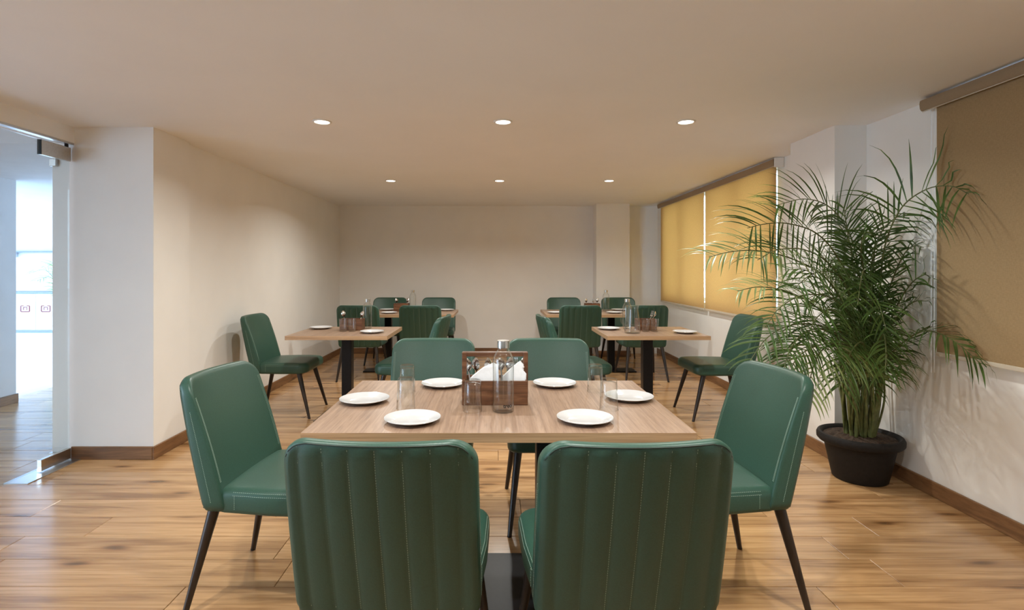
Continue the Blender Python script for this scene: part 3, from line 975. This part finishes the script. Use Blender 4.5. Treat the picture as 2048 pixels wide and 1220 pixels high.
# ------------------------------------------------------------------ roller blinds
def blind(y0, y1, h0, h1, mat, label, chain_y, endbox):
    """fabric from y0 to y1, cassette from h0 to h1"""
    zb = 0.836
    t = thing('roller_blind', label, 'blind', (XR, 0, 0), 0, 'roller blinds on the window wall')
    # cassette: curved front face
    prof = [(-0.040, CEIL - 0.012), (-0.085, CEIL - 0.012), (-0.094, CEIL - 0.017), (-0.097, CEIL - 0.035), (-0.094, CEIL - 0.062), (-0.086, CEIL - 0.074), (-0.079, CEIL - 0.074), (-0.079, CEIL - 0.070), (-0.040, CEIL - 0.018)]
    n = len(prof)
    vs = [(x, h0, z) for x, z in prof] + [(x, h1, z) for x, z in prof]
    fs = [tuple(range(n)), tuple(range(n, 2 * n))[::-1]] + [(i, (i + 1) % n, n + (i + 1) % n, n + i) for i in range(n)]
    cs = MB().add(vs, fs).build('cassette', M['header'], t, 30)
    MB().box(-0.081, -0.077, h0, h1, CEIL - 0.079, CEIL - 0.0735).build('cassette_lip', M['bar'], cs)
    MB().tube([(-0.052, h0 + 0.01, CEIL - 0.045), (-0.052, h1 - 0.01, CEIL - 0.045)], 0.021, 16).build('roller_tube', M['aluminium'], t, True)
    MB().box(-0.0512, -0.0496, y0, y1, zb, CEIL - 0.05).build('fabric', mat, t)
    MB().bbox(-0.057, -0.044, y0, y1, zb - 0.018, zb + 0.004, 0.003, 2).build('bottom_bar', M['bar'], t)
    if endbox is not None:
        MB().bbox(-0.088, -0.004, endbox - 0.014, endbox, CEIL - 0.088, CEIL - 0.004, 0.004, 1).build('end_bracket', M['white'], t)
    if chain_y is not None:
        for dx in (-0.058, -0.040):
            MB().tube([(dx, chain_y, CEIL - 0.06), (dx, chain_y, 0.72)], 0.0017, 6).build('bead_chain', M['white'], t)
    return t
blind(6.338, 7.975, 6.335, 8.0, M['blind'], 'tan roller blind glowing with daylight, farther of the joined pair', None, None)
blind(4.715, 6.298, 4.685, 6.331, M['blind'], 'tan roller blind glowing with daylight, nearer of the joined pair', 4.70, 4.683)
blind(0.55, 3.005, 0.5, 3.07, M['blind_dim'], 'roller blind beside the palm, fabric darkened for weak backlight, with leaf shadows on it', 3.035, None)

# ------------------------------------------------------------------ potted palm
PX, PY = 2.275, 3.36
palm = thing('potted_palm', 'tall areca palm in a black plastic pot beside the window wall', 'potted plant', (PX, PY, 0))
pot = MB().lathe([(0.0001, 0.002), (0.145, 0.002), (0.150, 0.008), (0.190, 0.20), (0.196, 0.222), (0.222, 0.226), (0.232, 0.238), (0.233, 0.262), (0.226, 0.276), (0.214, 0.280), (0.204, 0.274), (0.196, 0.262), (0.190, 0.235), (0.0001, 0.235)], 56).build('pot', M['pot'], palm, 45)
# soil with crumbly relief
mb = MB()
rng = random.Random(3)
rings = [(0.0001, 1)] + [(0.19 * k / 8, 36) for k in range(1, 9)]
vs = [(0, 0, 0.272)]
for k in range(1, 10):
    r = 0.197 * k / 9
    for a in range(36):
        vs.append((r * math.cos(a * PI / 18), r * math.sin(a * PI / 18), 0.258 + 0.02 * (1 - k / 9) + (rng.uniform(-0.007, 0.007) if k < 9 else 0)))
fs = [(0, 1 + a, 1 + (a + 1) % 36) for a in range(36)]
for k in range(8):
    for a in range(36):
        fs.append((1 + k * 36 + a, 1 + (k + 1) * 36 + a, 1 + (k + 1) * 36 + (a + 1) % 36, 1 + k * 36 + (a + 1) % 36))
MB().add(vs, fs).build('soil', M['soil'], palm)

def catmull(pts, n):
    P = [Vector(p) for p in pts]
    P = [P[0] * 2 - P[1]] + P + [P[-1] * 2 - P[-2]]
    out = []
    for i in range(1, len(P) - 2):
        for k in range(n):
            u = k / n
            a, b, c, d = P[i - 1], P[i], P[i + 1], P[i + 2]
            out.append(0.5 * ((2 * b) + (c - a) * u + (2 * a - 5 * b + 4 * c - d) * u * u + (3 * b - a - 3 * c + d) * u ** 3))
    out.append(P[-2])
    return out

def frond(parent, pts, nrm=(0, 0, 1), leaf0=0.30, length=0.30, width=0.012, count=26, mat='leaf', droop=0.35, seed=0, rr=0.006, xmax=None, ymax=None, fwd=0.45, lift=0.3):
    """rachis through local points; leaflets in two rows from fraction leaf0 on"""
    rg = random.Random(seed)
    path = catmull(pts, 10)
    length *= 1.1
    count = int(count * 1.25)
    n = len(path)
    cum = [0.0]
    for i in range(1, n):
        cum.append(cum[-1] + (path[i] - path[i - 1]).length)
    L = cum[-1]
    def at(u):
        d = u * L
        for i in range(1, n):
            if cum[i] >= d or i == n - 1:
                w = (d - cum[i - 1]) / max(1e-6, cum[i] - cum[i - 1])
                return path[i - 1].lerp(path[i], w), (path[i] - path[i - 1]).normalized()
    rc = MB().tube(path, [rr * (1 - 0.8 * i / (n - 1)) + 0.0008 for i in range(n)], 7).build('frond', M['cane'], parent, True)
    mb = MB()
    N = Vector(nrm).normalized()
    def clampx(p):
        if xmax is not None and p.x > xmax:
            p.x = xmax - 0.004 - 0.02 * rg.random()
        if ymax is not None and p.y > ymax and p.x > 2.285 - PX:
            p.y = ymax
        return p
    for k in range(count):
        u = leaf0 + (1 - leaf0) * (k + 0.5) / count
        for side in (-1, 1):
            uu = min(0.995, u + rg.uniform(-0.4, 0.4) * (1 - leaf0) / count)
            p, tg = at(uu)
            sd = tg.cross(N)
            if sd.length < 1e-3:
                sd = Vector((1, 0, 0))
            sd.normalize()
            up = sd.cross(tg).normalized()
            q = (uu - leaf0) / (1 - leaf0)
            ln = length * (0.55 + 0.75 * math.sin(PI * min(1, 0.15 + 0.72 * q)) - 0.25 * q) * rg.uniform(0.85, 1.12)
            f = fwd + 0.55 * q + rg.uniform(-0.12, 0.12)
            d = (sd * side + tg * f + up * (lift + rg.uniform(-0.15, 0.15))).normalized()
            segs = 6
            cen, pp, dd = [p.copy()], p.copy(), d.copy()
            g = (droop + 0.15) * rg.uniform(0.7, 1.4)
            for s in range(segs):
                dd = (dd + Vector((0, 0, -1)) * g * (s + 1) / segs * 0.42).normalized()
                pp = pp + dd * ln / segs
                cen.append(clampx(pp.copy()))
            wv = d.cross(up).normalized()
            wv = (wv + up * rg.uniform(-0.4, 0.4)).normalized()
            wid = width * rg.uniform(0.8, 1.15)
            vs = []
            for s, c in enumerate(cen):
                a = s / segs
                ww = wid * (0.35 + 0.65 * min(1, a * 3.5)) * (1 - a ** 2.2) + 0.0006
                vs += [c - wv * ww / 2, c - up * ww * 0.16, c + wv * ww / 2]
            fs = []
            for s in range(segs):
                o = s * 3
                fs += [(o, o + 1, o + 4, o + 3), (o + 1, o + 2, o + 5, o + 4)]
            mb.add(vs, fs)
    lv = mb.build('leaflets', M[mat], rc, 60)
    lv['kind'] = 'stuff'
    return rc

def loc(px, py, d):
    """room point (relative to the palm) at sight-line coordinates measured on site"""
    return ((px - 988) * d / 1080 - PX, d - PY, CAM_Z - (py - 538) * d / 1080)
XW = XR - 0.068 - PX
base = [(-0.035, 0.02), (0.02, 0.03), (0.04, -0.02), (-0.02, -0.04), (0.0, 0.0), (-0.055, -0.01), (0.06, 0.02), (0.015, -0.055), (-0.06, 0.035), (0.05, -0.045)]
def stem(i, top_r=0.0):
    bx, by = base[i % len(base)]
    return (bx * 1.1, by * 1.1, 0.26)
FR = [
    # (points), kwargs
    ([(1755, 620, 3.33), (1768, 500, 3.25), (1800, 420, 3.12), (1850, 380, 2.98), (1900, 372, 2.86), (1948, 388, 2.76)], dict(nrm=(-0.25, -0.9, 0.45), length=0.34, count=24, leaf0=0.34, droop=0.7, width=0.0125, fwd=0.15, lift=0.08)),
    ([(1715, 600, 3.3), (1672, 510, 3.22), (1630, 465, 3.16), (1575, 447, 3.1), (1530, 448, 3.06), (1495, 456, 3.04)], dict(nrm=(0.1, -0.75, 0.65), length=0.34, count=26, leaf0=0.36, droop=0.55, width=0.0125, fwd=0.25, lift=0.1)),
    ([(1700, 640, 3.25), (1655, 560, 3.12), (1590, 520, 3.02), (1520, 502, 2.95), (1465, 503, 2.92), (1418, 514, 2.9)], dict(nrm=(0.0, -0.55, 0.85), length=0.26, count=26, leaf0=0.45, droop=0.45, mat='leafpale')),
    ([(1690, 680, 3.22), (1640, 620, 3.1), (1580, 585, 3.02), (1520, 574, 2.97), (1475, 582, 2.95)], dict(nrm=(0.0, -0.4, 0.9), length=0.2, count=20, leaf0=0.5, droop=0.5, mat='leafpale')),
    ([(1700, 700, 3.2), (1650, 655, 3.0), (1585, 650, 2.9), (1535, 675, 2.83), (1500, 722, 2.8)], dict(nrm=(-0.3, -0.5, 0.8), length=0.22, count=22, leaf0=0.4, droop=0.5)),
    ([(1725, 720, 3.2), (1690, 690, 2.98), (1640, 690, 2.85), (1595, 715, 2.78), (1575, 760, 2.75)], dict(nrm=(-0.2, -0.6, 0.8), length=0.24, count=24, leaf0=0.3, droop=0.6)),
    ([(1720, 620, 3.36), (1705, 520, 3.34), (1693, 450, 3.32), (1688, 415, 3.3)], dict(nrm=(0.1, -1, 0.1), length=0.24, count=22, leaf0=0.35, droop=0.15)),
    ([(1760, 640, 3.34), (1785, 560, 3.28), (1815, 510, 3.2), (1850, 492, 3.12), (1872, 495, 3.05)], dict(nrm=(0.0, -0.7, 0.7), length=0.24, count=22, leaf0=0.36, droop=0.35)),
    ([(1765, 690, 3.3), (1790, 620, 3.22), (1820, 570, 3.12), (1850, 550, 3.05), (1870, 556, 3.0)], dict(nrm=(0.1, -0.7, 0.7), length=0.22, count=20, leaf0=0.38, droop=0.4)),
    ([(1770, 730, 3.3), (1800, 690, 3.12), (1850, 662, 2.95), (1905, 680, 2.8), (1962, 728, 2.68)], dict(nrm=(0.0, -0.5, 0.85), length=0.25, count=24, leaf0=0.38, droop=0.5)),
    ([(1760, 700, 3.3), (1790, 640, 3.2), (1825, 605, 3.1), (1868, 602, 3.02)], dict(nrm=(0.0, -0.5, 0.85), length=0.22, count=18, leaf0=0.36, droop=0.5)),
    ([(1735, 740, 3.15), (1728, 690, 2.98), (1712, 690, 2.85), (1690, 730, 2.76), (1678, 780, 2.72)], dict(nrm=(0.0, -0.8, 0.6), length=0.22, count=22, leaf0=0.3, droop=0.6)),
    ([(1745, 740, 3.18), (1760, 680, 3.02), (1768, 670, 2.9), (1772, 705, 2.8), (1770, 745, 2.76)], dict(nrm=(0.1, -0.8, 0.6), length=0.2, count=20, leaf0=0.3, droop=0.6)),
    ([(1710, 640, 3.3), (1690, 570, 3.2), (1665, 545, 3.1), (1625, 548, 3.02), (1590, 575, 2.97)], dict(nrm=(0.0, -0.5, 0.85), length=0.24, count=22, leaf0=0.3, droop=0.5)),
    ([(1735, 640, 3.28), (1730, 570, 3.15), (1728, 540, 3.05), (1722, 560, 2.92), (1715, 610, 2.84)], dict(nrm=(0.0, -0.8, 0.6), length=0.24, count=22, leaf0=0.25, droop=0.5)),
    ([(1725, 600, 3.4), (1700, 490, 3.45), (1668, 440, 3.47), (1640, 430, 3.48)], dict(nrm=(0.0, -0.8, 0.6), length=0.24, count=20, leaf0=0.35, droop=0.25)),
    ([(1745, 600, 3.36), (1748, 520, 3.36), (1752, 470, 3.36), (1762, 440, 3.36)], dict(nrm=(0.0, -1, 0.2), length=0.22, count=18, leaf0=0.3, droop=0.25)),
    ([(1690, 640, 3.35), (1650, 570, 3.36), (1610, 540, 3.38), (1570, 540, 3.4)], dict(nrm=(0.0, -0.6, 0.8), length=0.22, count=18, leaf0=0.36, droop=0.4)),
    ([(1700, 730, 3.25), (1660, 700, 3.12), (1610, 695, 3.02), (1568, 725, 2.96)], dict(nrm=(0.0, -0.5, 0.85), length=0.22, count=20, leaf0=0.3, droop=0.55)),
    ([(1740, 690, 3.25), (1742, 630, 3.12), (1748, 600, 3.02), (1760, 615, 2.92), (1772, 660, 2.86)], dict(nrm=(0.0, -0.7, 0.7), length=0.22, count=20, leaf0=0.28, droop=0.5)),
    ([(1715, 690, 3.25), (1690, 640, 3.1), (1660, 620, 3.0), (1630, 640, 2.92), (1612, 685, 2.88)], dict(nrm=(0.0, -0.6, 0.8), length=0.23, count=20, leaf0=0.28, droop=0.5)),
    ([(1750, 760, 3.25), (1775, 725, 3.1), (1795, 720, 3.0), (1806, 745, 2.93)], dict(nrm=(0.2, -0.5, 0.8), length=0.16, count=14, leaf0=0.3, droop=0.5)),
    ([(1705, 620, 3.42), (1672, 590, 3.46), (1632, 590, 3.5), (1595, 610, 3.52)], dict(nrm=(0.0, -0.6, 0.8), length=0.22, count=18, leaf0=0.3, droop=0.5)),
    ([(1728, 560, 3.3), (1722, 500, 3.2), (1730, 465, 3.12), (1745, 470, 3.04)], dict(nrm=(0.0, -0.8, 0.6), length=0.22, count=18, leaf0=0.3, droop=0.3)),
]
FR += [
    ([(1690, 700, 3.15), (1650, 660, 2.98), (1610, 665, 2.86), (1580, 700, 2.78), (1565, 750, 2.74)], dict(nrm=(-0.2, -0.5, 0.8), length=0.24, count=24, leaf0=0.3, droop=0.6)),
    ([(1705, 720, 3.12), (1670, 690, 2.95), (1640, 705, 2.82), (1622, 750, 2.76), (1615, 795, 2.74)], dict(nrm=(-0.1, -0.6, 0.8), length=0.22, count=24, leaf0=0.3, droop=0.6, mat='leafpale')),
    ([(1720, 560, 3.4), (1700, 470, 3.4), (1660, 415, 3.4), (1610, 398, 3.38), (1555, 410, 3.36)], dict(nrm=(0.0, -0.8, 0.6), length=0.3, count=24, leaf0=0.4, droop=0.4)),
    ([(1740, 560, 3.32), (1760, 470, 3.28), (1800, 430, 3.22), (1840, 430, 3.15)], dict(nrm=(0.1, -0.8, 0.5), length=0.26, count=22, leaf0=0.36, droop=0.4)),
    ([(1700, 600, 3.2), (1660, 530, 3.08), (1610, 500, 2.98), (1555, 500, 2.9), (1515, 520, 2.86)], dict(nrm=(0.0, -0.5, 0.85), length=0.27, count=24, leaf0=0.36, droop=0.5)),
    ([(1715, 660, 3.2), (1670, 600, 3.05), (1610, 590, 2.95), (1560, 615, 2.88), (1530, 655, 2.85)], dict(nrm=(0.0, -0.5, 0.85), length=0.24, count=22, leaf0=0.34, droop=0.55)),
]
for i, (pp, kw) in enumerate(FR):
    b = stem(i)
    q = [loc(*p) for p in pp]
    q = [(min(x, XW - 0.02), min(yy, 0.25), z) for x, yy, z in q]
    mid = ((b[0] * 1.6 + q[0][0]) / 2, (b[1] * 1.6 + q[0][1]) / 2, b[2] + (q[0][2] - b[2]) * 0.5)
    frond(palm, [b, mid] + q, seed=i * 13 + 5, xmax=XW, ymax=3.62 - PY, **kw)
# bare canes in the clump
for i in range(16):
    a = rng.uniform(0, 2 * PI)
    r = rng.uniform(0.01, 0.085)
    b = Vector((r * math.cos(a), r * math.sin(a), 0.25))
    tp = Vector((b.x * 1.8 + rng.uniform(-0.05, 0.03), b.y * 1.8 - rng.uniform(0, 0.06), rng.uniform(0.65, 1.05)))
    MB().tube([b, b.lerp(tp, 0.5) + Vector((0.008, 0.0, 0)), tp], [0.0115, 0.009, 0.005], 8).build('cane', M['cane'], palm, True)

# palm-like plant on the terrace, a few pixels through the door
tp = thing('terrace_plant', 'pale feathery plant outside, against the edge of the glass door', 'plant', (-7.55, 9.5, 0))
MB().lathe([(0.0001, 0.0), (0.14, 0.0), (0.18, 0.30), (0.16, 0.30), (0.0001, 0.27)], 24).build('pot', M['outwall'], tp, 40)
for i in range(7):
    a = i * 0.9 + 0.4
    dx, dy = math.cos(a), math.sin(a)
    frond(tp, [(0, 0, 0.27), (dx * 0.08, dy * 0.08, 0.8 + 0.1 * (i % 3)), (dx * 0.25, dy * 0.25, 1.15 + 0.12 * (i % 3)), (dx * 0.5, dy * 0.5, 1.1 + 0.12 * (i % 3))], leaf0=0.35, length=0.24, width=0.016, count=12, seed=90 + i, mat='leafpale')
